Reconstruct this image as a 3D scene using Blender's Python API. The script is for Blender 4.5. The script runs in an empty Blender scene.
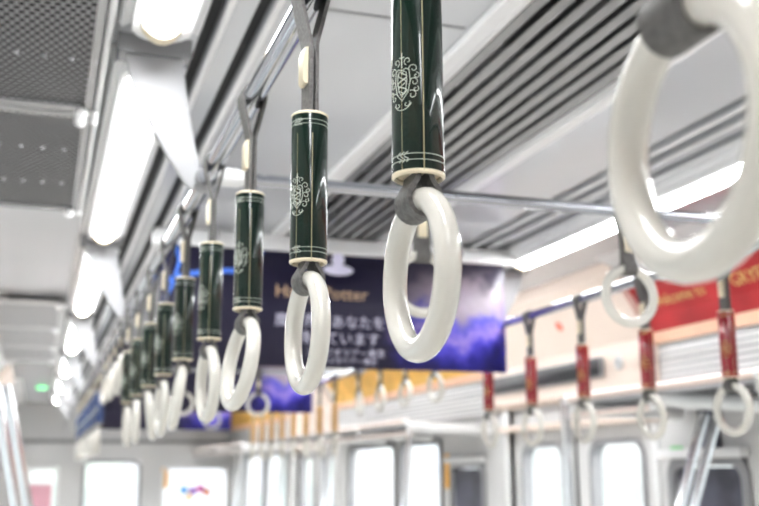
import bpy, bmesh, math, random
from mathutils import Vector, Matrix
random.seed(7)
PI = math.pi
scn = bpy.context.scene
COL = scn.collection

# ------------------------------------------------------------------ camera
F = 1010.0
TH, PH, RO = math.radians(18.35), math.radians(12.14), math.radians(-.24)
CAM = Vector((0.0, 0.0, 1.58))
FW = Vector((math.sin(TH)*math.cos(PH), math.cos(TH)*math.cos(PH), math.sin(PH)))
RT = Vector((math.cos(TH), -math.sin(TH), 0))
UP = RT.cross(FW)
RT, UP = RT*math.cos(RO)+UP*math.sin(RO), UP*math.cos(RO)-RT*math.sin(RO)
def ray(px, py): return FW + RT*((px-379.5)/F) + UP*((253-py)/F)
def on(px, py, ax, val):
    r = ray(px, py); return CAM + r*((val-CAM[ax])/r[ax])
def onx(px, py, x): return on(px, py, 0, x)
def ony(px, py, y): return on(px, py, 1, y)
def onz(px, py, z): return on(px, py, 2, z)
def ywall(px, x):                                   # Y at which a vertical line at x is seen at column px (near the horizon)
    return onx(px, 440, x).y

cd = bpy.data.cameras.new('camera'); cam = bpy.data.objects.new('camera', cd); COL.objects.link(cam)
cam.location = CAM
cam.rotation_euler = Matrix((RT, UP, -FW)).transposed().to_euler()
cd.sensor_width = 36; cd.lens = 36*F/759; cd.clip_start = 0.02
cd.dof.use_dof = True; cd.dof.focus_distance = 0.80; cd.dof.aperture_fstop = 7.0; cd.dof.aperture_blades = 9
scn.camera = cam

# ------------------------------------------------------------------ constants
CX = 0.826                         # centre line of the car
XL, XR = -0.424, 2.076              # inner faces of the side walls
ZC = CAM.z + 0.725                 # ceiling
ZR = CAM.z + 0.4675                # strap rails
RXL, RXR = 0.232, 1.421           # strap rails
Y0, Y1 = -1.6, 11.6
RZ = CAM.z + 0.226                # luggage rack front tube
RKL, RKR = 0.025, 1.627

# ------------------------------------------------------------------ materials
def mat(name, col, rough=0.5, metal=0.0, var=0.06, scale=8.0, coat=0.0, bump=0.0, stretch=None, spec=None):
    m = bpy.data.materials.new(name); m.use_nodes = True
    nt = m.node_tree; N = nt.nodes; L = nt.links
    b = N['Principled BSDF']
    b.inputs['Roughness'].default_value = rough; b.inputs['Metallic'].default_value = metal
    if coat: b.inputs['Coat Weight'].default_value = coat; b.inputs['Coat Roughness'].default_value = 0.04
    if spec is not None: b.inputs['Specular IOR Level'].default_value = spec
    tc = N.new('ShaderNodeTexCoord'); mp = N.new('ShaderNodeMapping'); nz = N.new('ShaderNodeTexNoise')
    mp.inputs['Scale'].default_value = stretch or (1, 1, 1)
    nz.inputs['Scale'].default_value = scale; nz.inputs['Detail'].default_value = 3
    L.new(tc.outputs['Object'], mp.inputs[0]); L.new(mp.outputs[0], nz.inputs[0])
    rp = N.new('ShaderNodeValToRGB')
    c = col
    rp.color_ramp.elements[0].position = 0.3; rp.color_ramp.elements[1].position = 0.7
    rp.color_ramp.elements[0].color = [max(0, v*(1-var)) for v in c]+[1]
    rp.color_ramp.elements[1].color = [min(1, v*(1+var)) for v in c]+[1]
    L.new(nz.outputs['Fac'], rp.inputs[0]); L.new(rp.outputs[0], b.inputs['Base Color'])
    if bump:
        bp = N.new('ShaderNodeBump'); bp.inputs['Strength'].default_value = bump; bp.inputs['Distance'].default_value = 0.002
        L.new(nz.outputs['Fac'], bp.inputs['Height']); L.new(bp.outputs[0], b.inputs['Normal'])
    return m
def emit(name, col, s):
    m = bpy.data.materials.new(name); m.use_nodes = True
    b = m.node_tree.nodes['Principled BSDF']
    b.inputs['Base Color'].default_value = (*col, 1)
    b.inputs['Emission Color'].default_value = (*col, 1); b.inputs['Emission Strength'].default_value = s
    return m
M = {}
M['ceil'] = mat('ceiling_panel', (.62, .63, .65), .12, var=.03, scale=2)
M['wall'] = mat('wall_panel', (.66, .655, .65), .35, var=.03, scale=3)
M['wallbeige'] = mat('header_panel', (.78, .66, .58), .4, var=.04, scale=3)
M['white'] = mat('white_paint', (.82, .82, .82), .3, var=.02)
M['fin'] = mat('bracket_white', (.46, .46, .47), .35, var=.03)
M['ring'] = mat('ring_plastic', (.67, .65, .595), .13, var=.02, scale=30, coat=.6)
M['cream'] = mat('cream_plastic', (.80, .71, .54), .35, var=.05, scale=60)
M['belt'] = mat('belt_webbing', (.145, .14, .135), .6, var=.25, scale=300, bump=.4)
M['green'] = mat('green_sleeve', (.004, .0195, .0125), .25, var=.4, scale=22, coat=.6, stretch=(1, 1, .25), spec=.3)
M['red'] = mat('red_sleeve', (.26, .004, .014), .25, var=.35, scale=22, coat=1.0, stretch=(1, 1, .25))
M['brown'] = mat('ochre_sleeve', (.55, .33, .15), .3, var=.2, scale=22, coat=.8)
M['blue'] = mat('blue_sleeve', (.015, .05, .17), .3, var=.2, scale=22, coat=.8)
M['silver'] = mat('silver_print', (.62, .64, .58), .3, var=.1, scale=200)
M['gold'] = mat('gold_print', (.70, .50, .20), .3, var=.1, scale=200)
M['seam'] = mat('seam_print', (.42, .36, .24), .3, var=.1, scale=200)
M['chrome'] = mat('chrome', (.50, .52, .56), .09, metal=1.0, var=.03)
M['pole'] = mat('pole_metal', (.78, .79, .81), .16, metal=1.0, var=.03)
M['steel'] = mat('brushed_steel', (.55, .56, .58), .28, metal=1.0, var=.06, scale=40, stretch=(1, .05, 1))
M['darkgap'] = mat('dark_recess', (.022, .022, .025), .6, var=.1)
M['slat'] = mat('slat_grey', (.38, .38, .39), .22, var=.06, scale=5, metal=.3)
M['grey'] = mat('grey_metal', (.30, .30, .31), .4, var=.05)
M['rubber'] = mat('black_rubber', (.02, .02, .022), .5)
M['floor'] = mat('floor_vinyl', (.55, .52, .48), .5, var=.1, scale=60)
M['screen'] = mat('screen_black', (.03, .03, .033), .35, var=.1)
M['navy'] = mat('navy_print', (.018, .016, .055), .4, var=.3, scale=3)
M['goldad'] = mat('gold_poster', (.72, .42, .10), .5, var=.2, scale=5)
M['redad'] = mat('red_poster', (.42, .025, .03), .45, var=.25, scale=5)
M['peach'] = mat('peach_strip', (.86, .56, .40), .45, var=.08, scale=4)
M['orange'] = mat('orange_sticker', (.9, .45, .03), .5)
M['darkpic'] = mat('dark_poster', (.10, .10, .14), .35, var=.6, scale=5)
M['lilac'] = mat('lilac_print', (.72, .70, .86), .5, var=.05)
M['goldtext'] = mat('gold_lettering', (.72, .52, .36), .45, var=.1)
M['bluenote'] = mat('blue_arc_print', (.10, .25, .85), .45, var=.1)
M['tube'] = emit('lamp_tube', (.97, .985, 1.0), 22.5)
M['greenled'] = emit('green_indicator', (.2, .9, .35), 1.2)

def perforated(base=(.25, .25, .26), hole_c=.02):
    m = mat('perforated_steel', base, .4, metal=.6, var=.05)
    nt = m.node_tree; N = nt.nodes; L = nt.links; b = N['Principled BSDF']
    tc = N.new('ShaderNodeTexCoord'); sp = N.new('ShaderNodeSeparateXYZ'); L.new(tc.outputs['Object'], sp.inputs[0])
    def mth(op, a, bb=None):
        n = N.new('ShaderNodeMath'); n.operation = op
        for i, v in enumerate((a, bb)):
            if v is None: continue
            if isinstance(v, (int, float)): n.inputs[i].default_value = v
            else: L.new(v, n.inputs[i])
        return n.outputs[0]
    P = 0.0150
    x = mth('DIVIDE', sp.outputs[0], P); y = mth('DIVIDE', sp.outputs[1], P*1.0)
    row = mth('FLOOR', y)
    off = mth('MULTIPLY', mth('MODULO', row, 2.0), 0.5)
    fx = mth('SUBTRACT', mth('FRACT', mth('ADD', mth('ADD', x, off), 100.0)), 0.5)
    fy = mth('SUBTRACT', mth('FRACT', mth('ADD', y, 100.0)), 0.5)
    d = mth('SQRT', mth('ADD', mth('MULTIPLY', fx, fx), mth('MULTIPLY', fy, fy)))
    hole = mth('LESS_THAN', d, 0.34)
    mx = N.new('ShaderNodeMixShader'); tr = N.new('ShaderNodeBsdfDiffuse'); tr.inputs[0].default_value = (hole_c, hole_c, hole_c, 1)
    L.new(hole, mx.inputs[0]); L.new(b.outputs[0], mx.inputs[1]); L.new(tr.outputs[0], mx.inputs[2])
    L.new(mx.outputs[0], N['Material Output'].inputs[0])
    return m
M['mesh'] = perforated()
M['meshpale'] = perforated((.62, .62, .63), .25)

def ribbed():
    m = mat('ribbed_panel', (.62, .62, .62), .35, var=.02)
    nt = m.node_tree; N = nt.nodes; L = nt.links; b = N['Principled BSDF']
    tc = N.new('ShaderNodeTexCoord'); wv = N.new('ShaderNodeTexWave'); wv.bands_direction = 'Z'
    wv.inputs['Scale'].default_value = 14; wv.inputs['Distortion'].default_value = 0
    L.new(tc.outputs['Object'], wv.inputs[0])
    rp = N.new('ShaderNodeValToRGB'); rp.color_ramp.elements[0].color = (.36, .36, .36, 1); rp.color_ramp.elements[1].color = (.74, .73, .72, 1)
    rp.color_ramp.elements[0].position = .1; rp.color_ramp.elements[1].position = .5
    L.new(wv.outputs['Fac'], rp.inputs[0]); L.new(rp.outputs[0], b.inputs['Base Color'])
    return m
M['ribbed'] = ribbed()

def glass():
    m = bpy.data.materials.new('window_glass'); m.use_nodes = True
    nt = m.node_tree; N = nt.nodes; L = nt.links; N.remove(N['Principled BSDF'])
    tr = N.new('ShaderNodeBsdfTransparent'); tr.inputs[0].default_value = (.97, .98, .98, 1)
    gl = N.new('ShaderNodeBsdfGlossy'); gl.inputs['Roughness'].default_value = .02
    mx = N.new('ShaderNodeMixShader')
    mx.inputs[0].default_value = .06; L.new(tr.outputs[0], mx.inputs[1]); L.new(gl.outputs[0], mx.inputs[2])
    L.new(mx.outputs[0], N['Material Output'].inputs[0]); return m
M['glass'] = glass()

def banner_mat():
    # navy sheet, violet glowing landscape towards one end
    m = mat('banner_print', (.03, .03, .1), .4)
    nt = m.node_tree; N = nt.nodes; L = nt.links; b = N['Principled BSDF']
    tc = N.new('ShaderNodeTexCoord'); sp = N.new('ShaderNodeSeparateXYZ'); L.new(tc.outputs['Generated'], sp.inputs[0])
    nz = N.new('ShaderNodeTexNoise'); nz.inputs['Scale'].default_value = 9; nz.inputs['Detail'].default_value = 6; nz.inputs['Roughness'].default_value = .65
    L.new(tc.outputs['Object'], nz.inputs[0])
    def mth(op, a, bb=None, clamp=False):
        n = N.new('ShaderNodeMath'); n.operation = op; n.use_clamp = clamp
        for i, v in enumerate((a, bb)):
            if v is None: continue
            if isinstance(v, (int, float)): n.inputs[i].default_value = v
            else: L.new(v, n.inputs[i])
        return n.outputs[0]
    r1 = N.new('ShaderNodeValToRGB'); e = r1.color_ramp.elements           # along the height on the coloured end
    e[0].position = 0; e[0].color = (.025, .02, .20, 1); e[1].position = 1; e[1].color = (.035, .03, .05, 1)
    for p, c in ((.10, (.035, .03, .36, 1)), (.22, (.12, .10, .70, 1)), (.32, (.40, .30, .75, 1)), (.42, (.12, .11, .62, 1)), (.56, (.36, .30, .38, 1)), (.72, (.30, .25, .29, 1)), (.86, (.08, .07, .10, 1))):
        q = e.new(p); q.color = c
    L.new(mth('ADD', sp.outputs[2], mth('MULTIPLY', mth('SUBTRACT', nz.outputs['Fac'], .5), .8)), r1.inputs[0])
    r2 = N.new('ShaderNodeValToRGB'); e = r2.color_ramp.elements
    e[0].position = .62; e[0].color = (0, 0, 0, 1); e[1].position = .80; e[1].color = (1, 1, 1, 1)
    L.new(mth('ADD', sp.outputs[0], mth('MULTIPLY', mth('SUBTRACT', nz.outputs['Fac'], .5), .22)), r2.inputs[0])
    mx = N.new('ShaderNodeMixRGB'); mx.inputs[1].default_value = (.022, .019, .05, 1)
    L.new(r2.outputs[0], mx.inputs[0]); L.new(r1.outputs[0], mx.inputs[2])
    L.new(mx.outputs[0], b.inputs['Base Color'])
    return m
M['banner'] = banner_mat()

# world: bright overcast daylight beyond the windows
w = bpy.data.worlds.new('daylight'); scn.world = w; w.use_nodes = True
nt = w.node_tree; bg = nt.nodes['Background']
tc = nt.nodes.new('ShaderNodeTexCoord'); sp = nt.nodes.new('ShaderNodeSeparateXYZ'); rp = nt.nodes.new('ShaderNodeValToRGB')
nt.links.new(tc.outputs['Generated'], sp.inputs[0]); nt.links.new(sp.outputs[2], rp.inputs[0])
el = rp.color_ramp.elements
el[0].position = 0.0; el[0].color = (.16, .17, .17, 1); el[1].position = .5; el[1].color = (1, 1, 1, 1)
for p_, c_ in ((.03, (.21, .215, .22, 1)), (.07, (.32, .33, .34, 1)), (.18, (.92, .96, 1, 1)), (.26, (1, 1, 1, 1))):
    q_ = el.new(p_); q_.color = c_
mpn = nt.nodes.new('ShaderNodeMapping'); mpn.inputs['Scale'].default_value = (9, 9, 14)      # pale blocks of buildings and trees
nz_ = nt.nodes.new('ShaderNodeTexVoronoi'); nz_.inputs['Scale'].default_value = 1.6
mx_ = nt.nodes.new('ShaderNodeMixRGB'); mx_.blend_type = 'MULTIPLY'; mx_.inputs[0].default_value = .45
ds_ = nt.nodes.new('ShaderNodeHueSaturation'); ds_.inputs['Saturation'].default_value = .16; ds_.inputs['Value'].default_value = 1.25
nt.links.new(nz_.outputs['Color'], ds_.inputs['Color'])
nt.links.new(tc.outputs['Generated'], mpn.inputs[0]); nt.links.new(mpn.outputs[0], nz_.inputs[0])
nt.links.new(rp.outputs[0], mx_.inputs[1]); nt.links.new(ds_.outputs[0], mx_.inputs[2])
nt.links.new(mx_.outputs[0], bg.inputs[0]); bg.inputs[1].default_value = 6.5

# ------------------------------------------------------------------ mesh helpers
class MB:
    def __init__(s): s.bm = bmesh.new()
    def box(s, lo, hi, bev=0.0):
        b2 = bmesh.new(); r = bmesh.ops.create_cube(b2, size=1)
        lo, hi = Vector(lo), Vector(hi)
        for v in b2.verts: v.co = Vector([(lo[i]+hi[i])/2 + v.co[i]*(hi[i]-lo[i]) for i in range(3)])
        if bev: bmesh.ops.bevel(b2, geom=b2.edges[:], offset=bev, segments=2, profile=.5, affect='EDGES')
        s._merge(b2); return s
    def _merge(s, b2, mtx=None):
        if mtx is not None: b2.transform(mtx)
        me = bpy.data.meshes.new('tmp'); b2.to_mesh(me); s.bm.from_mesh(me); bpy.data.meshes.remove(me); b2.free()
    def sweep(s, pts, prof, closed=False, upv=None, cap=True):
        """prof: list of (a,b) offsets in the frame normal/binormal; pts: path"""
        pts = [Vector(p) for p in pts]; n = len(pts); rings = []
        prevn = None
        for i, p in enumerate(pts):
            a = pts[i-1] if (i > 0 or closed) else p
            c = pts[(i+1) % n] if (i < n-1 or closed) else p
            t = (c-a).normalized()
            if upv is not None:
                bn = Vector(upv); nn = bn.cross(t).normalized(); bn = t.cross(nn).normalized()
            else:
                if prevn is None:
                    ref = Vector((0, 0, 1)) if abs(t.z) < .9 else Vector((1, 0, 0))
                    nn = ref.cross(t).normalized()
                else:
                    nn = (prevn - t*prevn.dot(t)).normalized()
                prevn = nn; bn = t.cross(nn).normalized()
            rings.append([s.bm.verts.new(p + nn*q[0] + bn*q[1]) for q in prof])
        m = len(prof)
        for i in range(n if closed else n-1):
            A, B = rings[i], rings[(i+1) % n]
            for j in range(m):
                s.bm.faces.new((A[j], A[(j+1) % m], B[(j+1) % m], B[j]))
        if cap and not closed:
            s.bm.faces.new(list(reversed(rings[0]))); s.bm.faces.new(rings[-1])
        return s
    def tube(s, pts, r, seg=12, closed=False):
        return s.sweep(pts, [(r*math.cos(2*PI*k/seg), r*math.sin(2*PI*k/seg)) for k in range(seg)], closed)
    def lathe(s, prof, seg=32, center=(0, 0, 0), axis='Z'):
        """prof: list of (r,z)"""
        c = Vector(center); rings = []
        for r, z in prof:
            ring = []
            for k in range(seg):
                a = 2*PI*k/seg
                v = Vector((r*math.cos(a), r*math.sin(a), z))
                if axis == 'X': v = Vector((v.z, v.x, v.y))
                if axis == 'Y': v = Vector((v.x, v.z, v.y))
                ring.append(s.bm.verts.new(c+v))
            rings.append(ring)
        for A, B in zip(rings, rings[1:]):
            for j in range(seg): s.bm.faces.new((A[j], A[(j+1) % seg], B[(j+1) % seg], B[j]))
        if prof[0][0] > 1e-6: s.bm.faces.new(list(reversed(rings[0])))
        if prof[-1][0] > 1e-6: s.bm.faces.new(rings[-1])
        return s
    def prism(s, poly, d):
        """poly: list of 3D points (planar), extruded by vector d"""
        d = Vector(d)
        A = [s.bm.verts.new(Vector(p)) for p in poly]; B = [s.bm.verts.new(Vector(p)+d) for p in poly]
        n = len(A)
        s.bm.faces.new(A); s.bm.faces.new(list(reversed(B)))
        for j in range(n): s.bm.faces.new((A[j], B[j], B[(j+1) % n], A[(j+1) % n]))
        return s
    def ball(s, c, r, seg=14):
        b2 = bmesh.new(); bmesh.ops.create_uvsphere(b2, u_segments=seg, v_segments=seg//2+2, radius=r)
        s._merge(b2, Matrix.Translation(c)); return s
    def build(s, name, m, parent=None, smooth=True, loc=None):
        bmesh.ops.remove_doubles(s.bm, verts=s.bm.verts[:], dist=1e-6)
        bmesh.ops.recalc_face_normals(s.bm, faces=s.bm.faces[:])
        me = bpy.data.meshes.new(name); s.bm.to_mesh(me); s.bm.free()
        me.materials.append(m)
        if smooth:
            me.shade_smooth()
            me.set_sharp_from_angle(angle=math.radians(38))
        o = bpy.data.objects.new(name, me); COL.objects.link(o)
        if parent: o.parent = parent
        if loc: o.location = loc
        return o
def tag(o, label=None, cat=None, group=None, kind=None):
    if label: o['label'] = label
    if cat: o['category'] = cat
    if group: o['group'] = group
    if kind: o['kind'] = kind
    return o
def empty(name, loc, label=None, cat=None, group=None, kind=None):
    o = bpy.data.objects.new(name, None); COL.objects.link(o); o.location = loc; o.empty_display_size = .05
    return tag(o, label, cat, group, kind)
def struct(mb, name, m, parent=None, smooth=True):
    o = mb.build(name, m, parent, smooth)
    if not parent: o['kind'] = 'structure'
    return o
def kids(o): return list(o.children)
def copy_tree(o, parent=None):
    c = o.copy(); COL.objects.link(c)
    if parent is not None: c.parent = parent
    for ch in kids(o): copy_tree(ch, c)
    return c
ORD = ['first', 'second', 'third', 'fourth', 'fifth', 'sixth', 'seventh', 'eighth', 'ninth', 'tenth', 'eleventh', 'twelfth', 'thirteenth', 'fourteenth']
def local(o):          # set mesh origin: shift the vertices so the object sits at the middle of its bounds
    me = o.data; c = Vector((0, 0, 0))
    for v in me.vertices: c += v.co
    c /= max(1, len(me.vertices))
    me.transform(Matrix.Translation(-c)); o.location = o.location + c

# ------------------------------------------------------------------ the shell
struct(MB().box((XL-.1, Y0, -.06), (XR+.1, Y1+.1, 0)), 'floor', M['floor'])

# door / window layout along the car
D1 = (3.17, 4.345); D0 = (-.98, .195); D2 = (7.32, 8.495)
ZD = 1.85
def wall(side):
    x0, x1 = (XR, XR+.08) if side == 'right' else (XL-.08, XL)
    mb = MB()
    ops = [(D0[0], D0[1], 0, ZD), (D1[0], D1[1], 0, ZD), (D2[0], D2[1], 0, ZD)]
    wins = WIN[side]
    for a, b, lo, hi in wins: ops.append((a, b, lo, hi))
    ops.sort()
    y = Y0
    zt = ZC-.02
    for a, b, lo, hi in ops:
        if a > y: mb.box((x0, y, 0), (x1, a, zt))
        if lo > 0: mb.box((x0, a, 0), (x1, b, lo))
        mb.box((x0, a, hi), (x1, b, zt))
        y = b
    mb.box((x0, y, 0), (x1, Y1, zt))
    return struct(mb, 'wall_'+side, M['wall'], smooth=False)
ZW = 1.743
WIN = {}
WIN['right'] = [(.50, 1.48, .85, ZW), (1.58, 2.50, .85, ZW), (2.66, 3.07, .95, 1.615),
                (4.63, 5.06, .95, 1.615), (5.19, 5.87, .85, ZW), (5.95, 6.95, .85, ZW), (8.85, 9.75, .85, ZW), (9.85, 10.8, .85, ZW)]
WIN['left'] = [(.50, 1.48, .85, ZW), (1.58, 2.80, .85, ZW), (4.70, 5.80, .85, ZW), (5.9, 7.0, .85, ZW), (8.85, 9.75, .85, ZW), (9.85, 10.8, .85, ZW)]
wall('right'); wall('left')

def rrect(w, h, r, n=6):
    pts = []
    for cx, cy, a0 in ((w/2-r, h/2-r, 0), (-w/2+r, h/2-r, 90), (-w/2+r, -h/2+r, 180), (w/2-r, -h/2+r, 270)):
        for k in range(n+1):
            a = math.radians(a0+90*k/n); pts.append((cx+r*math.cos(a), cy+r*math.sin(a)))
    return pts
def frame_mesh(mb, w, h, r, t, d, place):
    """a flat frame of width t around a rounded opening w x h (outer bounds w+2t), depth d"""
    inn = rrect(w, h, r); out = rrect(w+2*t, h+2*t, r+t*.7); n = len(inn)
    V = {}
    for nm, pl in (('i', inn), ('o', out)):
        for z in (0, 1): V[nm, z] = [mb.bm.verts.new(place(p[0], p[1], d*z)) for p in pl]
    for k in range(n):
        q = (k+1) % n
        for A, B in ((('i', 0), ('o', 0)), (('o', 1), ('i', 1)), (('o', 0), ('o', 1)), (('i', 1), ('i', 0))):
            mb.bm.faces.new((V[A][k], V[A][q], V[B][q], V[B][k]))
    return mb
def sheet(mb, poly, place, d=.004):
    mb.prism([place(p[0], p[1], 0) for p in poly], place(0, 0, d)-place(0, 0, 0)); return mb
nw = 0
for side, wins in WIN.items():
    xs = XR if side == 'right' else XL
    sg = 1 if side == 'right' else -1
    for a, b, lo, hi in wins:
        nw += 1
        e = empty('window_%d' % nw, (xs, (a+b)/2, (lo+hi)/2), kind='structure')
        pl = lambda u, v, d: Vector((sg*(d-.012), u, v))
        t = .035
        frame_mesh(MB(), (b-a)-2*t+.02, (hi-lo)-2*t+.02, .05, t, .05, pl).build('window_frame', M['grey'], e)
        if (side == 'right' and hi < 1.7):      # framed poster panel beside a door, with a ledge above
            sheet(MB(), rrect(b-a-.06, hi-lo-.06, .02), lambda u, v, d: Vector((sg*(d+.005), u, v))).build('poster_panel', M['darkpic'], e)
            MB().box((-.045, -(b-a)/2-.02, (hi-lo)/2+.0), (-.002, (b-a)/2+.02, (hi-lo)/2+.03), .006).build('ledge', M['white'], e)
        else:
            sheet(MB(), rrect(b-a-.04, hi-lo-.04, .05), lambda u, v, d: Vector((sg*(d+.015), u, v))).build('pane', M['glass'], e)

# doors (pairs of leaves with tall rounded panes)
nd = 0
for side in ('right', 'left'):
    xs = XR if side == 'right' else XL; sg = 1 if side == 'right' else -1
    for a, b in (D1, D2, D0):
        nd += 1
        e = empty('door_%d' % nd, (xs, (a+b)/2, 0), kind='structure')
        wd = (b-a)/2
        for s in (-1, 1):
            yc = s*(wd/2+.012)
            lf = MB()
            ww, hh, zc = .365, .92, CAM.z+.0985-.46
            # leaf = frame around the pane opening
            pl = lambda u, v, d: Vector((sg*(.02+d), yc+u, zc+v))
            o_ = -s*.012
            out = [(o_-wd/2+.004, -zc+.01), (o_+wd/2-.004, -zc+.01), (o_+wd/2-.004, ZD-zc-.004), (o_-wd/2+.004, ZD-zc-.004)]
            inn = rrect(ww, hh, .06)
            # triangulated ring between the outline and the pane opening
            for d in (0, .035):
                bo = [lf.bm.verts.new(pl(*p, d)) for p in out]; bi = [lf.bm.verts.new(pl(*p, d)) for p in inn]
                eds = [lf.bm.edges.new((bo[k], bo[(k+1) % 4])) for k in range(4)] + [lf.bm.edges.new((bi[k], bi[(k+1) % len(bi)])) for k in range(len(bi))]
                bmesh.ops.triangle_fill(lf.bm, edges=eds, use_beauty=True)
            L = lf.build('door_leaf', M['wall'], e, smooth=False)
            frame_mesh(MB(), ww-.004, hh-.004, .058, .018, .05, lambda u, v, d: Vector((sg*(.012+d), yc+u, zc+v))).build('gasket', M['grey'], L)
            sheet(MB(), rrect(ww+.01, hh+.01, .06), lambda u, v, d: Vector((sg*(.036+d), yc+u, zc+v))).build('pane', M['glass'], L)
        MB().box((sg*.015, -.008, .01), (sg*.02, .008, ZD-.01)).build('rubber_seal', M['rubber'], e)
        # jamb posts
        for s in (-1, 1):
            MB().box((min(-sg*.012, sg*.03), s*(wd+.02)-.02, 0), (max(-sg*.012, sg*.03), s*(wd+.02)+.02, ZD+.02), .006).build('jamb', M['white'], e)

# header boxes above the doors, cove panels over the bays (structure)
def xz_prism(mb, poly, ya, yb): return mb.prism([(x, ya, z) for x, z in poly], (0, yb-ya, 0))
def mirror(poly): return [(2*CX-x, z) for x, z in poly]
hz = CAM.z
nt_ = 0
for side in ('right', 'left'):
    fx = (lambda p: p) if side == 'right' else mirror
    for a, b in (D1, D2, D0):
        nt_ += 1
        struct(xz_prism(MB(), fx([(XR-.01, hz+.272), (XR-.045, hz+.29), (XR-.055, hz+.46), (XR-.20, ZC-.05), (XR-.20, ZC), (XR, ZC), (XR, hz+.272)]), a-.10, b+.10), 'trim_%d' % nt_, M['wallbeige'], smooth=False)
        nt_ += 1
        struct(xz_prism(MB(), fx([(XR, hz+.165), (XR-.05, hz+.17), (XR-.05, hz+.192), (XR, hz+.198)]), a-.05, b+.05), 'trim_%d' % nt_, M['wallbeige'], smooth=False)
    for a, b in ((D0[1]+.10, D1[0]-.10), (D1[1]+.10, D2[0]-.10), (D2[1]+.10, Y1)):
        nt_ += 1
        struct(xz_prism(MB(), fx([(XR-.003, hz+.255), (XR-.02, hz+.255), (XR-.02, hz+.43), (XR-.003, hz+.43)]), a, b), 'trim_%d' % nt_, M['ribbed'], smooth=False)
        nt_ += 1   # curved cove
        cove = [(XR-.003, hz+.432), (XR-.03, hz+.432), (XR-.055, hz+.52), (XR-.10, hz+.595), (XR-.18, ZC-.03), (XR-.26, ZC), (XR, ZC)]
        struct(xz_prism(MB(), fx(cove), a, b), 'trim_%d' % nt_, M['wall'], smooth=False)

# end wall with gangway door and two windows
we = MB()
EW = []
def exz(px, py): p = ony(px, py, Y1); return p.x, p.z
xw1, z1 = exz(26, 467); xw2, _ = exz(59, 467); xd1, zd = exz(84, 461); xd2, _ = exz(141, 461); xr1, zr = exz(163, 467); xr2, _ = exz(228, 467)
holes = [(xw1, xw2, 1.0, z1), (xd1, xd2, .9, zd), (xr1, xr2, 1.0, zr)]
x = XL-.1
for a, b, lo, hi in holes:
    we.box((x, Y1, 0), (a, Y1+.08, ZC)); we.box((a, Y1, 0), (b, Y1+.08, lo)); we.box((a, Y1, hi), (b, Y1+.08, ZC)); x = b
we.box((x, Y1, 0), (XR+.1, Y1+.08, ZC))
struct(we, 'wall_end', M['wall'], smooth=False)
struct(MB().box((XL-.1, Y0-.08, 0), (XR+.1, Y0, ZC)), 'wall_back', M['wall'], smooth=False)
for i, (a, b, lo, hi) in enumerate(holes):
    nw += 1
    e = empty('window_%d' % nw, ((a+b)/2, Y1, (lo+hi)/2), kind='structure')
    t = .03
    frame_mesh(MB(), b-a-2*t+.02, hi-lo-2*t+.02, .07, t, .06, lambda u, v, d: Vector((u, d-.015, v))).build('window_frame', M['grey'] if i == 1 else M['white'], e)
    sheet(MB(), rrect(b-a-.03, hi-lo-.03, .07), lambda u, v, d: Vector((u, d+.02, v))).build('pane', M['glass'], e)
nt_ += 1
struct(MB().box((XL, Y1-.03, hz+.30), (XR, Y1-.002, hz+.34)), 'trim_%d' % nt_, M['grey'], smooth=False)

# ceiling: profile with the slots each side and the recess for the centre grille
GX0, GX1 = .675, 1.005
slots = [.226, .298, .353, 1.299, 1.352, 1.426]
prof = [(XL-.1, ZC)]
items = [(s-.011, s+.011, .03) for s in slots] + [(GX0, GX1, .10)]
items.sort()
for a, b, d in items:
    prof += [(a, ZC), (a, ZC+d), (b, ZC+d), (b, ZC)]
prof += [(XR+.1, ZC), (XR+.1, ZC+.16), (XL-.1, ZC+.16)]
struct(xz_prism(MB(), prof, Y0, Y1+.1), 'ceiling', M['ceil'], smooth=False)
# slot liners
for s in slots:
    nt_ += 1
    struct(MB().box((s-.0108, Y0, ZC+.012), (s+.0108, Y1, ZC+.0295)), 'trim_%d' % nt_, M['darkgap'], smooth=False)
    nt_ += 1
    struct(MB().box((s+.012, Y0, ZC-.010), (s+.024, Y1, ZC-.0005), .003), 'trim_%d' % nt_, M['white'], smooth=False)
# cross seams in the ceiling, and the pale cross beam above the big banner
YB = 2.96
for yy in (1.45, 3.95, 6.2, 8.4):
    nt_ += 1
    struct(MB().box((.38, yy, ZC-.002), (GX0-.04, yy+.006, ZC+.002)), 'trim_%d' % nt_, M['grey'], smooth=False)

# ------------------------------------------------------------------ centre air grille
gv = empty('ceiling_vent', (CX, 0, ZC), 'long grey slatted air vent sunk along the middle of the ceiling', 'ceiling vent')
def under(mb, name, m, smooth=False):
    o = mb.build(name, m, gv, smooth); o.matrix_parent_inverse = Matrix.Translation(-Vector(gv.location)); return o
fr = MB()
fr.box((GX0-.035, Y0, ZC-.016), (GX0-.003, Y1, ZC+.0), .004); fr.box((GX1+.003, Y0, ZC-.016), (GX1+.035, Y1, ZC+.0), .004)
fr.box((GX0+.002, Y0, ZC-.010), (GX0+.012, Y1, ZC+.03)); fr.box((GX1-.012, Y0, ZC-.010), (GX1-.002, Y1, ZC+.03))
under(fr, 'vent_frame', M['white'])
sl = MB()
ns = 8
for k in range(ns):
    xc = GX0+.03 + (GX1-GX0-.06)*k/(ns-1)
    xz_prism(sl, [(xc-.010, ZC-.004), (xc+.006, ZC-.010), (xc+.012, ZC-.004), (xc+.004, ZC+.022)], Y0, Y1)
under(sl, 'slats', M['slat'])
bk = MB().box((GX0+.001, Y0, ZC+.080), (GX1-.001, Y1, ZC+.0995))
under(bk, 'backing', M['darkgap'])
rb = MB().box((CX-.02, .31, ZC+.074), (CX+.02, Y1-.31, ZC+.079))
y = .3
while y < Y1-.3:
    rb.box((GX0+.014, y, ZC+.024), (GX1-.014, y+.22, ZC+.078)); y += .62
under(rb, 'duct_block', M['grey'])

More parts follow.
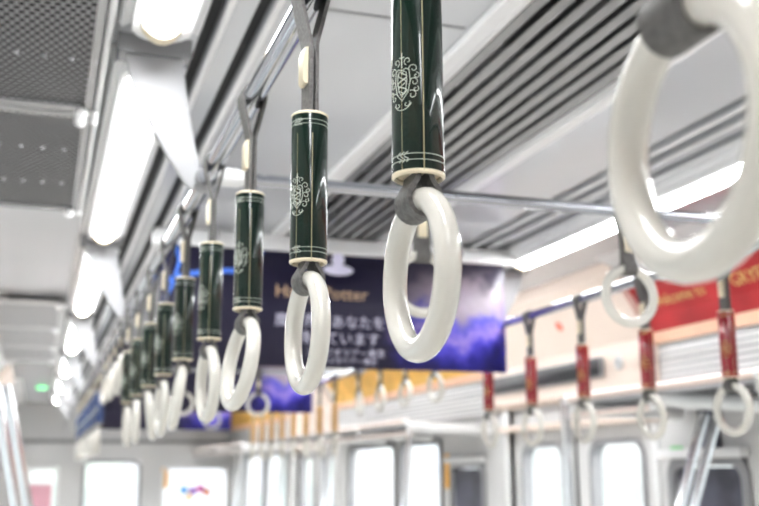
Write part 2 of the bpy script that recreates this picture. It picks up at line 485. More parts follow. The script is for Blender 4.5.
# ------------------------------------------------------------------ fluorescent lamps
LZ = CAM.z + .700
def lamp_proto():
    e = empty('ceiling_lamp', (0, 0, 0))
    H = .65
    # reflector: wide shallow tray
    mb = MB(); wd = .066
    pr = [(-wd, .0), (-wd+.006, -.012), (-.03, .004), (.03, .004), (wd-.006, -.012), (wd, .0), (wd, .022), (-wd, .022)]
    mb.prism([(x, -H-.03, z) for x, z in pr], (0, 2*H+.06, 0))
    mb.build('reflector', M['white'], e, smooth=False)
    # U-ended rim around the tube
    rm = MB(); pts = []
    for k in range(13):
        a = PI*k/12; pts.append((.040*math.cos(a), H+.0+.040*math.sin(a), -.010))
    for k in range(13):
        a = PI+PI*k/12; pts.append((.040*math.cos(a), -H+.040*math.sin(a), -.010))
    rm.sweep(pts, [(-.006, -.014), (.006, -.014), (.006, .014), (-.006, .014)], closed=True, upv=(0, 0, 1))
    rm.build('rim', M['white'], e)
    MB().lathe([(.0001, -H+.012), (.023, -H+.016), (.0265, -H+.03), (.0265, H-.03), (.023, H-.016), (.0001, H-.012)], 20, (0, 0, -.014), 'Y').build('lamp_tube', M['tube'], e)
    for s in (-1, 1):
        MB().lathe([(.028, -.012), (.030, -.008), (.030, .010), (.028, .014)], 18, (0, s*(H), -.014), 'Y').build('socket', M['cream'], e)
    return e
lp = lamp_proto()
lampY = []
first = True
for side, xl in (('left', .142), ('right', 1.51)):
    for i in range(-1, 7):
        yc = 2.37 + (i-1)*1.51
        if yc+.7 > Y1 or yc-.7 < Y0: continue
        o = lp if first else copy_tree(lp)
        first = False
        o.location = (xl, yc, LZ)
        nth = {-1: 'second behind', 0: 'end stretch of', 1: 'long bright', 2: 'next', 3: 'third', 4: 'fourth', 5: 'fifth', 6: 'last'}[i]
        row = 'green-sleeved strap row' if side == 'left' else 'red-sleeved strap row'
        if i == 1: lb = 'long glowing tube lamp just past the first curved bracket, above the '+row
        elif i == 0: lb = 'glowing tube lamp just before the first curved bracket, above the '+row
        elif i == -1: lb = 'glowing tube lamp behind the camera end of the '+row
        else: lb = '%s glowing tube lamp from the camera end, above the %s' % (ORD[i], row)
        tag(o, lb, 'ceiling lamp', 'tube lamps on the ceiling beside the '+row)

# ------------------------------------------------------------------ strap rails
def rail(name, pts, r, label):
    o = MB().tube(pts, r, 20).build(name, M['chrome']); local(o)
    return tag(o, label, 'handrail')
rail('overhead_rail', [(RXL, Y0+.02, ZR), (RXL, Y1-.005, ZR)], .0135, 'long chrome overhead rail carrying the green-sleeved hand straps')
rail('overhead_rail', [(RXR, Y0+.02, ZR), (RXR, Y1-.005, ZR)], .0135, 'long chrome overhead rail carrying the red-sleeved hand straps')
YT = 1.581
YT2 = 4.80; YT3 = 6.3
for yy, lb in ((YT, 'chrome cross rail joining the two strap rails in front of the dark banner'), (YT2, 'thin chrome cross rail behind the big dark banner, near the doors'), (YT3, 'furthest thin chrome cross rail between the two strap rails')):
    o = rail('cross_rail', [(RXL+.0137, yy, ZR), (RXR-.0137, yy, ZR)], .0105, lb)
    for xx, s in ((RXL, 1), (RXR, -1)):
        MB().lathe([(.0155, .0), (.0155, .035), (.012, .045)], 18, (0, 0, 0), 'X').build('rail_joint', M['white'], o, loc=Vector((xx+s*.014, yy, ZR))-o.location).scale = (s, 1, 1)

# curved white brackets that carry the strap rails
def bracket(yy, side):
    P = lambda px, py: ony(px, py, YF)
    left = [(125, 52), (131, 80), (142, 108), (155, 134), (170, 160), (184, 182), (192, 190)]
    right = [(201, 180), (199, 162), (193, 130), (188, 100), (185, 75), (183, 55)]
    pts = [P(*p) for p in left+right]
    base = Vector((RXL, YF, ZR))
    e = empty('rail_bracket', (RXL if side == 'left' else RXR, yy, ZR))
    sgn = 1 if side == 'left' else -1
    poly = [Vector((sgn*(p.x-base.x), 0, p.z-base.z)) for p in pts]
    top = max(p.z for p in poly)
    o = MB().prism(poly, (0, .012, 0)).build('bracket_plate', M['fin'], e, smooth=False)
    bv = o.modifiers.new('bevel', 'BEVEL'); bv.width = .003; bv.segments = 2
    xs = [p.x for p in poly if p.z > top-.01]
    x0, x1 = min(p.x for p in poly), max(p.x for p in poly if p.z > top-.02)
    if side == 'left': xa, xb = poly[0].x-.006, poly[-1].x+.006
    else: xa, xb = poly[-1].x-.006, poly[0].x+.006
    cl = MB().box((xa, -.012, top-.006), (xb, .024, top+.016), .003)
    cl.box((xa-.004, -.016, top+.018), (xb+.004, .028, LZ-ZR-.03), .003)
    cl.build('mounting_clip', M['slat'], e)
    MB().lathe([(.0165, -.022), (.0185, -.018), (.0185, .018), (.0165, .022)], 20, (0, .006, 0), 'Y').build('rail_collar', M['grey'], e)
    return e
YF = YT+.02
k = 0
for j in range(0, 6):
    for side in ('left', 'right'):
        yy = YF + j*1.51
        if yy > Y1-.3: continue
        b = bracket(yy, side)
        row = 'green-sleeved' if side == 'left' else 'red-sleeved'
        tag(b, '%s curved white bracket plate from ceiling to the rail of %s straps' % (ORD[j].capitalize(), row), 'rail bracket', 'curved brackets holding the rails')

# ------------------------------------------------------------------ hand straps
RR, RT_ = .0496, .0088            # ring: centre radius, tube radius
def ring_mesh(mb, c=(0, 0, 0)):
    pts = [(0, RR*math.cos(2*PI*k/56), RR*math.sin(2*PI*k/56)) for k in range(56)]
    return mb.tube([Vector(p)+Vector(c) for p in pts], RT_, 18, closed=True)
def belt_band(mb, path, w=.028, t=.0036):
    mb.sweep([(x, 0, z) for x, z in path], [(-t/2, -w/2), (t/2, -w/2), (t/2, w/2), (-t/2, w/2)], upv=(0, 1, 0))
    return mb
def crest(mb, r):
    """ornate scroll work laid on a cylinder of radius r around angle 0"""
    def put(pts, w=.00030):
        q = []
        for s, z in pts:
            a = s/r; q.append((r*math.cos(a), r*math.sin(a), z))
        mb.tube(q, w, 5)
    def arc(cx, cz, rr, a0, a1, rr2=None, n=18):
        rr2 = rr if rr2 is None else rr2
        return [(cx+(rr+(rr2-rr)*k/n)*math.cos(math.radians(a0+(a1-a0)*k/n)), cz+(rr+(rr2-rr)*k/n)*math.sin(math.radians(a0+(a1-a0)*k/n))) for k in range(n+1)]
    # shield
    sh = [(-.0055, .008), (-.0062, .0), (-.0045, -.008), (0, -.0135), (.0045, -.008), (.0062, 0), (.0055, .008), (.003, .0095), (0, .008), (-.003, .0095), (-.0055, .008)]
    put(sh, .00034)
    # winding ribbon inside
    put([(.0038*math.sin(k*.5), -.009+.0008*k) for k in range(20)], .00042)
    put([(.0030*math.sin(k*.5+2.2), -.009+.0008*k) for k in range(20)])
    put([(s_*.62, z_*.8) for s_, z_ in sh])
    for s in (-1, 1):
        put([(s*a, b) for a, b in arc(.0085, .0085, .0035, 200, -160, .001)])
        put([(s*a, b) for a, b in arc(.009, -.001, .0032, 160, -220, .0008)])
        put([(s*a, b) for a, b in arc(.0075, -.010, .0034, 120, -240, .0008)])
        put([(s*a, b) for a, b in arc(.0045, .0145, .003, 250, -100, .0008)])
        put([(s*a, b) for a, b in arc(.0105, .0035, .0024, 90, -300, .0006)])
        put([(s*a, b) for a, b in arc(.0100, -.0060, .0022, 60, -300, .0006)])
        put([(s*a, b) for a, b in arc(.0035, -.0160, .0026, 40, -260, .0006)])
    put([(0, .010), (0, .021)], .0004); put([(-.002, .0175), (.002, .0175)], .0004)
    put(arc(0, -.0125, .0075, 205, 335))
    return mb

STUB = .1475
def strap_proto(kind):
    """origin: middle of the rail; local X across the car, belt width along Y"""
    e = empty('hanging_strap', (0, 0, 0))
    zt, zb = -.1275, -.1275-STUB           # sleeve top and bottom
    up = MB()                            # belt over the rail
    wr = .0155
    path = [(wr*math.cos(math.radians(a)), wr*math.sin(math.radians(a))) for a in range(-15, 196, 15)]
    if kind == 'short': ends = [(.003, -.046), (.003, -.105)]
    else: ends = [(.0028, -.056), (.0028, zt-.01)]
    pth = [(-x, z) for x, z in reversed(ends)]
    path = list(reversed(ends)) + path + [(-x, z) for x, z in ends]
    belt_band(up, path)
    zr = zb-.0035 if kind != 'short' else -.096
    # lower loop around the top of the ring
    q = RT_+.0026
    zrc = zr-.004-RT_                    # height of the ring tube's centre at the loop
    lo = [(.0028, zr+.012), (.0050, zrc+q+.002)] + [(q*math.cos(math.radians(a)), zrc+q*math.sin(math.radians(a))) for a in range(25, -206, -15)] + [(-.0050, zrc+q+.002), (-.0028, zr+.012)]
    up.build('belt', M['belt'], e)
    belt_band(MB(), lo, .026).build('belt_loop', M['belt'], e)
    bz = (-.057, -.096) if kind != 'short' else (-.046, -.078)
    bk = MB().prism([(-.0025, -.008, bz[0]), (-.0080, -.008, bz[0]-.002), (-.0098, -.008, bz[0]-.008), (-.0098, -.008, bz[1]+.003), (-.0080, -.008, bz[1]), (-.0025, -.008, bz[1])], (0, .016, 0))
    bk.build('buckle', M['cream'], e)
    if kind != 'short':
        ro = .0178
        sv = MB().lathe([(ro-.0022, zb+.003), (ro-.0004, zb), (ro, zb+.001), (ro, zt-.001), (ro-.0004, zt), (ro-.0022, zt-.003)], 40)
        sv.build('sleeve', M[kind], e)
        for z0, s in ((zt, 1), (zb, -1)):
            MB().lathe([(.0001, z0-s*.004), (ro-.0028, z0-s*.004), (ro-.0028, z0-s*.0006), (ro-.0012, z0+s*.0010), (ro+.0004, z0-s*.0002), (ro+.0004, z0-s*.0022)] if s > 0 else
                       [(ro+.0004, z0+.0022), (ro+.0004, z0+.0002), (ro-.0012, z0-.0010), (ro-.0028, z0+.0006), (ro-.0028, z0+.004), (.0001, z0+.004)], 36).build('end_cap', M['cream'], e)
        foil = M['silver'] if kind in ('green', 'blue') else M['gold']
        for z0, sg_ in ((zt, -1), (zb, 1)):
            ln = MB()
            for zz in (z0+sg_*.0085, z0+sg_*.0127):
                ln.tube([((ro+.0001)*math.cos(2*PI*k/40), (ro+.0001)*math.sin(2*PI*k/40), zz) for k in range(40)], .00026, 5, closed=True)
            for da in (-.16, 0, .16):
                q = [((ro+.0002)*math.cos(FA+da+.10*math.sin(t*.9)), (ro+.0002)*math.sin(FA+da+.10*math.sin(t*.9)), z0+sg_*(.0072+.007*t/8)) for t in range(9)]
                ln.tube(q, .0003, 5)
            ln.build('trim_line', foil, e)
        sm = MB()
        for a, w in ((FA+.84, .00045), (FA-.02, .00022)):
            sm.tube([((ro+.0001)*math.cos(a), (ro+.0001)*math.sin(a), zt-.0225), ((ro+.0001)*math.cos(a), (ro+.0001)*math.sin(a), zb+.001)], w, 5)
        sm.build('seam_line', M['seam'], e)
        cr = crest(MB(), ro+.0001); cr.bm.transform(Matrix.Translation((0, 0, (zt+zb)/2-.010)) @ Matrix.Rotation(FA, 4, 'Z'))
        cr.build('crest', foil, e)
    rg = ring_mesh(MB()).build('ring', M['ring'], e)
    # ring origin sits at its top so it can swing
    rg.data.transform(Matrix.Translation((0, 0, -RR)))
    rg.location = (0, 0, zrc)
    return e
FA = math.radians(-146)             # crest faces the aisle seat side
protos = {}
def place_strap(kind, loc, twist=0, tilt=0, lean=0, label='', group=''):
    if kind not in protos:
        protos[kind] = strap_proto(kind); o = protos[kind]
    else: o = copy_tree(protos[kind])
    o.location = loc; o.rotation_euler = (0, 0, math.radians(twist))
    for ch in o.children:
        if ch.name.startswith('ring'): ch.rotation_euler = (0, math.radians(tilt), math.radians(lean))
    tag(o, label, 'hand strap', group)
    return o
# green-sleeved row: columns read off the photograph
cols = [.3151+.3*k for k in range(10)]
#        twist of the sleeve, tilt and turn of the ring
pose = [(0, 0, -3), (0, 0, 0), (3, 1, -2), (2, 9, 3), (-4, 0, 7), (4, 8, -8), (-3, 1, 5), (3, -8, -6), (0, -1, -2), (0, -2, 1)]
for i, px in enumerate(cols):
    yy = px
    lb = ['close-up white strap ring cut by the picture edge, its sleeve out of view',
          'large sharp green-sleeved hand strap with crest in front of the dark banner'][i] if i < 2 else \
         'green-sleeved hand strap with white ring, %s in its row behind the large sharp one' % ORD[i-2]
    place_strap('green', (RXL, yy, ZR), *pose[i], label=lb, group='green-sleeved straps on the overhead rail')
# red-sleeved row
st = .3173
ys = [1.857+st*k for k in range(5)]
for i in range(-3, 5):
    yy = ys[i] if i >= 0 else ys[0]+i*st
    lb = 'red-sleeved hand strap with white ring, %s from the camera end of its row' % ORD[i+3]
    place_strap('red', (RXR, yy, ZR), [0, 4, -3][i % 3], [0, -4, 3, 2, -2][i % 5], [5, -4, 3][i % 3], label=lb, group='red-sleeved straps on the overhead rail')
# short straps without sleeves above the door area
for i in range(4):
    place_strap('short', (RXL, 3.31+.26*i, ZR), 0, [3, -4, 0, 5][i], 4*i-6, 'short white strap without sleeve by the doors, %s past the green-sleeved row' % ORD[i], 'short straps above the doorway')
    place_strap('short', (RXR, 3.62+.33*i, ZR), 0, [-3, 4, 2, -5][i], 8-4*i, 'short white strap without sleeve by the doors, %s past the red-sleeved row' % ORD[i], 'short straps above the doorway')
# straps on the cross rails: rings face along the car
def cross_strap(px, py, yy, label):
    x = ony(px, py, yy).x
    place_strap('short', (x, yy, ZR), 90, 0, 0, label, 'short straps on the cross rails')
cross_strap(422, 285, YT, 'short white ring strap hung from the cross rail, seen behind the large sharp ring')
cross_strap(630, 297, YT, 'short white ring strap on the cross rail, close to the red-sleeved row')
cross_strap(258, 403, YT2, 'small white ring strap on the cross rail beyond the big dark banner')
cross_strap(182, 404, YT2, 'small white ring strap beyond the big banner, half hidden by the green-sleeved row')
cross_strap(212, 415, YT3, 'tiny white ring strap on the furthest cross rail')
# next bays: blue sleeves on one rail, ochre on the other
for i in range(9):
    yy = 4.48+.30*i
    place_strap('blue', (RXL, yy, ZR), 0, random.uniform(-5, 5), random.uniform(-5, 5), 'blue-sleeved hand strap past the doorway, %s of its row' % ORD[i], 'blue-sleeved straps past the doorway')
    if i < 8: place_strap('brown', (RXR, 5.02+.30*i, ZR), 0, random.uniform(-5, 5), random.uniform(-5, 5), 'ochre-sleeved hand strap past the doorway, %s of its row' % ORD[i], 'ochre-sleeved straps past the doorway')

# ------------------------------------------------------------------ hanging banners
def text_mesh(txt, size, m, name, parent, loc, rot, extrude=.0004, align='CENTER'):
    cu = bpy.data.curves.new('lettering', 'FONT'); cu.body = txt; cu.size = size; cu.extrude = extrude
    cu.align_x = align; cu.align_y = 'CENTER'; cu.resolution_u = 2
    t = bpy.data.objects.new('lettering_source', cu); COL.objects.link(t)
    dg = bpy.context.evaluated_depsgraph_get()
    me = bpy.data.meshes.new_from_object(t.evaluated_get(dg)); bpy.data.objects.remove(t)
    me.materials.clear(); me.materials.append(m)
    o = bpy.data.objects.new(name, me); COL.objects.link(o); o.parent = parent; o.location = loc; o.rotation_euler = rot
    return o
def banner(yy, x0, x1, zb, zt, label):
    e = empty('hanging_banner', ((x0+x1)/2, yy, zt), label, 'banner', 'paper banners hung across the car')
    w = x1-x0; h = zt-zb
    mb = MB(); n = 24; v0 = []
    for k in range(n+1):
        x = -w/2+w*k/n; d = .004*math.sin(k*.55)
        v0.append([mb.bm.verts.new((x, d*(.2), 0)), mb.bm.verts.new((x, d, -h*.5)), mb.bm.verts.new((x, d*1.6, -h))])
    for A, B in zip(v0, v0[1:]):
        for j in range(2): mb.bm.faces.new((A[j], B[j], B[j+1], A[j+1]))
    o = mb.build('sheet', M['banner'], e)
    so = o.modifiers.new('thick', 'SOLIDIFY'); so.thickness = .0008; so.offset = 0
    MB().box((-w/2-.01, -.008, -.012), (w/2+.01, .008, .008), .003).build('clip_bar', M['white'], e)
    for s in (-1, 1):
        MB().box((s*w*.36-.010, -.005, .008), (s*w*.36+.010, .005, ZC-zt-.001), .002).build('hanger', M['slat'], e)
    return e, w, h
pb = ony(507, 373, YB); pl0 = ony(160, 300, YB)
bn, bw, bh = banner(YB, pl0.x, pb.x, pb.z, pb.z+.364, 'wide dark navy and violet banner with white lettering hung across the car')
def bpos(px, py, dy=-.012):
    p = ony(px, py, YB); return Vector((p.x, YB+dy, p.z))-bn.location
RTX = (PI/2, 0, 0)
text_mesh('Harry Potter', .056, M['goldtext'], 'lettering', bn, bpos(321, 294), RTX)['label'] = 'gold title lettering'
text_mesh('魔法界があなたを', .044, M['lilac'], 'lettering', bn, bpos(330, 323), RTX)
text_mesh('待っています', .044, M['lilac'], 'lettering', bn, bpos(338, 340), RTX)
text_mesh('スタジオツアー東京', .028, M['lilac'], 'lettering', bn, bpos(345, 354), RTX)
text_mesh('スタジオツアー東京', .022, M['lilac'], 'lettering', bn, bpos(345, 362), RTX)
em = MB(); c = bpos(337, 267)
em.lathe([(.0001, -.0006), (.021, -.0006), (.021, .0006), (.0001, .0006)], 20, c+Vector((0, 0, .020)), 'Y')
b2 = bmesh.new(); bmesh.ops.create_uvsphere(b2, u_segments=24, v_segments=8, radius=1)
em._merge(b2, Matrix.Translation(c+Vector((0, 0, -.012))) @ Matrix.Diagonal((.050, .0006, .017, 1)))
em.build('emblem', M['lilac'], bn)['label'] = 'pale emblem above the title'
ar = MB()
def px_path(pts): return [bpos(a, b, -.009) for a, b in pts]
for pts, r in (([(164, 282), (185, 275), (205, 272), (228, 271), (252, 273)], .008), ([(196, 243), (188, 270), (178, 300), (170, 330)], .006), ([(268, 240), (262, 252), (252, 264), (240, 275)], .006), ([(164, 300), (172, 285), (179, 262), (176, 246)], .005)):
    pp = px_path(pts); pp = [p for p in pp if abs(p.x) < bw/2-.004 and -bh+.01 < p.z < -.008]
    if len(pp) > 1: ar.sweep(pp, [(-r, -.001), (r, -.001), (r, .001), (-r, .001)], upv=(0, 1, 0))
ar.build('light_trail', M['bluenote'], bn, smooth=False)['label'] = 'bright blue printed light trails'
# more banners further along
YB2 = 5.47
p1 = ony(312, 413, YB2); p2 = pl0
b2_, _, _ = banner(YB2, p2.x, p1.x, p1.z, p1.z+bh, 'second dark banner with violet end, hung across the car behind the big one')
YB3 = 8.0
b3_, _, _ = banner(YB3, p2.x+.02, p1.x, p1.z, p1.z+bh, 'small furthest violet banner hung across the car near the end wall')
# pale beam just above the big banner
q1 = ony(240, 230, YB+.05); q2 = ony(514, 256, YB+.05)
o = MB().box((RXL+.05, YB+.02, ZC-.062), (q2.x, YB+.085, ZC-.011), .012).build('cross_beam', M['white']); local(o)
tag(o, 'white rounded cross beam under the ceiling, just above the big dark banner', 'ceiling beam')

# ------------------------------------------------------------------ luggage racks
def rack(side, ya, yb, label, arms):
    sg = 1 if side == 'right' else -1
    xf = RKR if side == 'right' else RKL
    xw = (XR-.022) if side == 'right' else (XL+.022)
    e = empty('luggage_rack', (xf, (ya+yb)/2, RZ), label, 'luggage rack', 'luggage racks above the windows')
    L = (yb-ya)/2; dx = xw-xf; yc = (ya+yb)/2
    MB().tube([(0, -L, 0), (0, L, 0)], .012, 16).build('front_tube', M['white'] if side == 'left' else M['pinkreflect'], e)
    yl_ = (min(arms[:2])-yc) if ya < 1 else -L
    MB().tube([(sg*.012, yl_, -.055), (sg*.012, L, -.055)], .010, 14).build('lower_tube', M['white'] if side == 'left' else M['pinkreflect'], e)
    MB().box((min(sg*.034, dx), -L, -.016), (max(sg*.034, dx), L, -.012)).build('mesh_shelf', M['mesh'], e, smooth=False)
    ed = MB().box((min(sg*.014, sg*.036), -L, -.020), (max(sg*.014, sg*.036), L, -.006), .003); ed.build('shelf_edge', M['steel'], e)
    for a in arms:
        pa = a-yc
        arm = MB()
        arm.sweep([(sg*.01, pa, -.024), (sg*.10, pa, -.028), (dx-sg*.10, pa, -.032), (dx-sg*.002, pa, -.045)], [(-.014, -.008), (.014, -.008), (.014, .006), (-.014, .006)], upv=(0, 0, 1)) if side == 'left' else \
        arm.tube([(sg*.005, pa, -.030), (sg*.05, pa, -.026), (sg*.12, pa, -.034), (dx-sg*.10, pa, -.036), (dx-sg*.002, pa, -.045)], .026, 16)
        A = arm.build('arm', M['steel'] if side == 'left' else M['white'], e)
        MB().ball((-sg*.002, pa, -.002), .0145).build('knob', M['white'], A); MB().ball((sg*.010, pa, -.055), .0125).build('knob', M['white'], A)
    return e
M['pinkreflect'] = mat('pink_reflection_tube', (.86, .74, .68), .2, var=.03)  # pinkish reflection on the rack tubes, put into their base colour
yr1 = RKR/.654; yr2 = RKR/.550
rack('right', .45, yr2+.012, 'luggage rack under the red poster strip with thick white arms and twin front tubes', [yr1, yr2, yr1-(yr2-yr1), yr1-2*(yr2-yr1)])
rack('right', D1[1]+.15, D2[0]-.15, 'luggage rack under the gold poster strip, past the doorway', [D1[1]+.16, 5.3, 6.1, D2[0]-.16])
rack('right', D2[1]+.15, Y1-.05, 'small furthest luggage rack next to the end wall', [D2[1]+.16, 9.9])

# ------------------------------------------------------------------ perforated ceiling panels over the seats on the green-strap side
PZ = ZC-.028
def perf_panel(ya, yb, label, mm='mesh'):
    e = empty('ceiling_panel', (-.15, (ya+yb)/2, PZ), label, 'ceiling panel', 'perforated ceiling panels')
    L = (yb-ya)/2; xa, xb = XL+.16+.15, .058+.15
    MB().box((xa, -L+.02, -.002), (xb-.016, L-.02, .002)).build('perforated_sheet', M[mm], e, smooth=False)
    f = MB()
    f.box((xb-.017, -L, -.008), (xb, L, .008), .003); f.box((xa, -L, -.008), (xa+.02, L, .008), .003)
    f.box((xa+.021, -L, -.008), (xb-.018, -L+.032, .008), .003); f.box((xa+.021, L-.032, -.008), (xb-.018, L, .008), .003)
    f.build('panel_frame', M['slat'] if mm == 'mesh' else M['wall'], e, smooth=False)
    d = MB()
    for y in (-L*.35, L*.35):
        k = 0
        while xa+.05+k*.045 < xb-.03:
            d.ball((xa+.05+k*.045, y, -.002), .0045, 8); k += 1
    d.build('rivets', M['steel'], e)
    MB().tube([(xb+.008, -L, -.006), (xb+.008, L, -.006)], .006, 12).build('edge_tube', M['white'], e)
    for y in (-L+.018, L-.018):
        kn = MB().ball((xb-.022, y, -.016), .0125).ball((xb+.004, y, -.014), .008)
        kn.lathe([(.006, -.014), (.006, .008)], 12, (xb-.022, y, -.004)); kn.build('latch_knob', M['white'], e)
    return e
py = [-.70, .34, 1.165, 1.975, 2.785]
for i, (a, b) in enumerate(zip(py, py[1:])):
    perf_panel(a+.004, b-.004, ['perforated steel ceiling panel behind the camera', 'perforated steel ceiling panel just above the camera', 'large dark perforated ceiling panel beside the first tube lamp', 'perforated ceiling panel beside the long tube lamp, next to the plain doorway ceiling'][i])
for i, a in enumerate((4.42, 5.23, 6.04)):
    perf_panel(a+.004, a+.806, '%s perforated ceiling panel past the doorway, at the picture edge' % ORD[i], 'meshpale')

# ------------------------------------------------------------------ poster strips and signs
def strip(name, side, ya, yb, m, label, top=.60, low=.475):
    e = empty(name, (XR-.05, (ya+yb)/2, hz+.5), label, 'poster')
    f = (lambda x: x) if side == 'right' else (lambda x: 2*CX-x)
    e.location.x = f(e.location.x)
    L = (yb-ya)/2
    A = [(XR-.046, hz+.470), (XR-.063, hz+.523), (XR-.112, hz+.598), (XR-.160, hz+.645)]
    pl = [(f(x)-e.location.x, z-e.location.z) for x, z in A]
    pk = [(f(x+.004)-e.location.x, z-e.location.z-.001) for x, z in A]
    mb = MB(); mb.prism([(x, -L, z) for x, z in pl+list(reversed(pk))], (0, 2*L, 0)); mb.build('sheet', m, e, smooth=False)
    B = [(XR-.036, hz+.430), (XR-.046, hz+.470)]
    pl = [(f(x)-e.location.x, z-e.location.z) for x, z in B]; pk = [(f(x+.004)-e.location.x, z-e.location.z) for x, z in B]
    mb = MB(); mb.prism([(x, -L, z) for x, z in pl+list(reversed(pk))], (0, 2*L, 0)); mb.build('lower_band', M['peach'], e, smooth=False)  # plain peach band below the poster sheet, no frame
    return e
ye = XR/.672
ra = strip('poster_strip', 'right', .32, ye, M['redad'], 'long red poster strip with gold lettering above the luggage rack')
# lettering lies on the slanted sheet
def wall_text(txt, size, py_y, m, name='lettering'):
    dz = Vector((-.048, 0, .075)).normalized(); ang = math.atan2(.048, .075)
    o = text_mesh(txt, size, m, name, ra, Vector((XR-.094, py_y, hz+.562))-Vector(ra.location), (0, 0, 0))
    # text X -> -Y, text Y -> up the slanted sheet
    X = Vector((0, -1, 0)); Yv = dz; Z = X.cross(Yv)
    o.rotation_euler = Matrix((X, Yv, Z)).transposed().to_euler()
    return o
wall_text('Welcome to', .058, ywall(685, XR-.1), M['gold'])
wall_text('GRYFFINDOR', .062, ywall(745, XR-.1)-.17, M['gold'])
strip('poster_strip', 'right', D1[1]+.2, D2[0]-.2, M['goldad'], 'long golden poster strip past the doorway, above the far luggage rack')
strip('poster_strip', 'right', D2[1]+.2, Y1-.1, M['goldad'], 'short golden poster strip next to the end wall')

# information display over the near doors on the red-strap side, with its round loudspeaker
xd = XR-.058
ya, yb_ = ywall(607, xd), ywall(497, xd)
zc_ = hz+.382
e = empty('information_display', (XR-.052, (ya+yb_)/2, zc_), 'dark long display screen above the double doors', 'display')
L = abs(yb_-ya)/2; H = .033
MB().box((-.018, -L, -H-.006), (-.0, L, H+.006), .004).build('housing', M['grey'], e)
MB().box((-.021, -L+.008, -H), (-.0182, L-.008, H), .001).build('screen', M['screen'], e)
ps = onx(618, 362, xd)
e = empty('loudspeaker', (XR-.053, ps.y, ps.z), 'small round grey loudspeaker beside the dark display above the doors', 'loudspeaker')
MB().lathe([(.0001, -.006), (.026, -.006), (.030, -.002), (.030, .0)], 24, (0, 0, 0), 'X').build('speaker_rim', M['wall'], e)
MB().lathe([(.0001, -.0085), (.010, -.0085), (.011, -.0062), (.0001, -.0061)], 20, (0, 0, 0), 'X').build('speaker_center', M['grey'], e)
M['redspot'] = mat('red_mark', (.85, .22, .16), .5)
pr_ = onx(567, 327, XR-.09)
o = MB().lathe([(.0001, -.0015), (.020, -.0015), (.020, .0015), (.0001, .0015)], 20, (0, 0, 0), 'X').build('round_sticker', M['redspot'])
sl_ = .145/(ZC-.05-hz-.46)
sx = XR-.055-sl_*(pr_.z-hz-.46)
o.location = (sx-.003, pr_.y, pr_.z); o.rotation_euler = (0, -math.atan(sl_), 0)
tag(o, 'small round red sticker on the beige panel above the doors', 'sticker')
# orange stickers on far door jambs
for px, y0_, y1_, nm in ((447, 455, 487, 'beside the far window past the red-strap doors'), (167, 468, 488, 'at the end wall next to the bright window')):
    if px > 200:
        p = onx(px, (y0_+y1_)/2, XR-.002); o = MB().box((-.0015, -.028, -.09), (.0, .028, .09), .0005).build('warning_sign', M['orange']); o.location = p
    else:
        p = ony(px-2, (y0_+y1_)/2, Y1-.002); o = MB().box((-.038, -.0015, -.11), (.038, .0, .11), .0005).build('warning_sign', M['orange']); o.location = p
    tag(o, 'upright orange warning sticker '+nm, 'sticker')
# emergency call box and green notice by the near window panel
p = onx(707, 428, XR-.02)
e = empty('call_box', (XR-.001, p.y, p.z), 'dark emergency call box on the wall under the luggage rack', 'call box')
MB().box((-.022, -.045, -.075), (0, .045, .075), .006).build('housing', M['darkpic'], e)
MB().lathe([(.0001, -.028), (.014, -.027), (.016, -.0225)], 16, (0, 0, .02), 'X').build('button', M['grey'], e)
p = onx(672, 452, XR-.02)
o = MB().box((-.002, -.035, -.02), (0, .035, .02), .0005).build('notice_sticker', mat('green_notice', (.25, .62, .28), .5)); o.location = (XR-.0003, min(p.y, D1[0]-.085), p.z)
tag(o, 'small green notice sticker on the wall next to the double doors', 'sticker')
p = ony(190, 490, Y1+.018)
stc = [((.05, .35, .8), -.07, .0), ((.75, .1, .45), .06, .012), ((.35, .1, .6), .0, -.008), ((.9, .35, .2), .11, -.02), ((.95, .7, .4), -.03, -.06)]
for i, (c, dx_, dz_) in enumerate(stc):
    r_ = .042
    o = MB().lathe([(.0001, -.001), (r_, -.001), (r_, .001), (.0001, .001)], 18, (0, 0, 0), 'Y').build('window_sticker', mat('sticker_print_%d' % i, c, .5))
    o.location = p+Vector((dx_*1.4+.03, -.001-.0022*i, dz_*1.2))
    tag(o, ['blue', 'pink', 'purple', 'red-orange', 'pale orange'][i]+' round sticker on the bright end wall window', 'sticker', 'coloured stickers on the end wall window')
p = ony(40, 490, Y1+.018)
o = MB().box((-.12, -.002, -.22), (.12, 0, .10), .001).build('window_poster', mat('pink_print', (.80, .45, .52), .5)); o.location = p+Vector((0, .0, -.04))
tag(o, 'pink poster behind the end wall window', 'poster')
# small green ceiling indicators
for px, py, s in ((42, 387, 'nearer'), (40, 409, 'further')):
    p = onz(px, py, ZC)
    o = MB().lathe([(.045, .0), (.045, -.012), (.030, -.020), (.0001, -.021)], 18).build('ceiling_indicator', M['greenled']); o.location = p-Vector((0, 0, .0005))
    tag(o, 'small green indicator light on the ceiling, the %s of the pair' % s, 'indicator light', 'green ceiling indicator lights')

# ------------------------------------------------------------------ stanchion poles
def pole(pts, r, label, m='pole', name='grab_pole'):
    o = MB().tube(pts, r, 18).build(name, M[m]); local(o)
    return tag(o, label, 'grab pole')
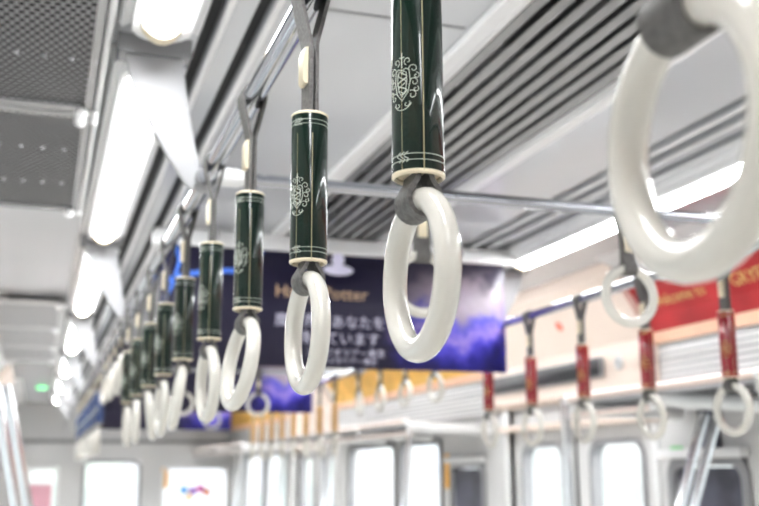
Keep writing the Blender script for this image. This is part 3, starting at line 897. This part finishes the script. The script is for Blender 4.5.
# by the near doors on the red-strap side
xp = RKR+.004
pole([(xp, yr2+.03, 0), (xp, yr2+.03, RZ-.0)], .0165, 'upright chrome pole at the rack end beside the double doors')
# leaning twin poles under the near rack
def lean(xt, yy, zt, xb, label, sgn):
    pts = [(xt, yy, zt), (xt-sgn*.03, yy, zt-.16), (xb, yy, zt-.40), (xb-sgn*.05, yy, zt-.75), (xb-sgn*.05, yy, 0)]
    return pole(pts, .015, label)
pa_ = ony(727, 428, yr1-.06); pb_ = ony(707, 506, yr1-.06)
lz = (pb_.x-pa_.x)/(pb_.z-pa_.z)
for dx_, dy_, lb in ((0, .06, 'slanting chrome pole under the thick white rack arm'), (-.045, .06, 'slim slanting chrome pole twinned with the one under the rack arm')):
    X0, Z0, YY = pa_.x+dx_, RZ-.072, yr1-.06+dy_
    tx = X0+lz*(Z0-pa_.z)
    pole([(tx, YY, Z0), (tx-lz*.55, YY, Z0-.55), (tx-lz*.60-.01, YY, Z0-.75), (tx-lz*.60-.01, YY, 0)], .0145, lb)
# the poles at the opposite side, seen at the picture's edge
YY = 2.55
for k, (pxa, pxb, r_, m_) in enumerate(((-4, 16, .013, 'chrome'), (7, 28, .012, 'chrome'))):
    a = ony(pxa, 385, YY+.1*k); b = ony(pxb, 506, YY+.1*k); s = (b-a)
    pole([a, a+s, a+s*1.5+Vector((0, 0, -.1)), Vector(((a+s*1.5).x, YY+.1*k, 0))], r_, ['slanting chrome pole at the edge of the picture, opposite the red-sleeved straps', 'second slanting chrome pole at the edge of the picture, behind its twin'][k])
# further poles along the red-strap side
for yy, lb in ((D1[1]+.18, 'chrome pole past the doorway at the near end of the far rack'), (5.9, 'chrome pole in the middle of the far bay'), (D2[0]-.18, 'chrome pole before the far doorway'), (D2[1]+.18, 'thin chrome pole past the far doorway')):
    pole([(RKR+.02, yy, RZ-.05), (RKR-.005, yy, RZ-.35), (RKR-.06, yy, RZ-.7), (RKR-.06, yy, 0)], .0155, lb)

scn.view_settings.view_transform = 'Standard'
scn.view_settings.look = 'Medium High Contrast'
scn.view_settings.exposure = 0.24
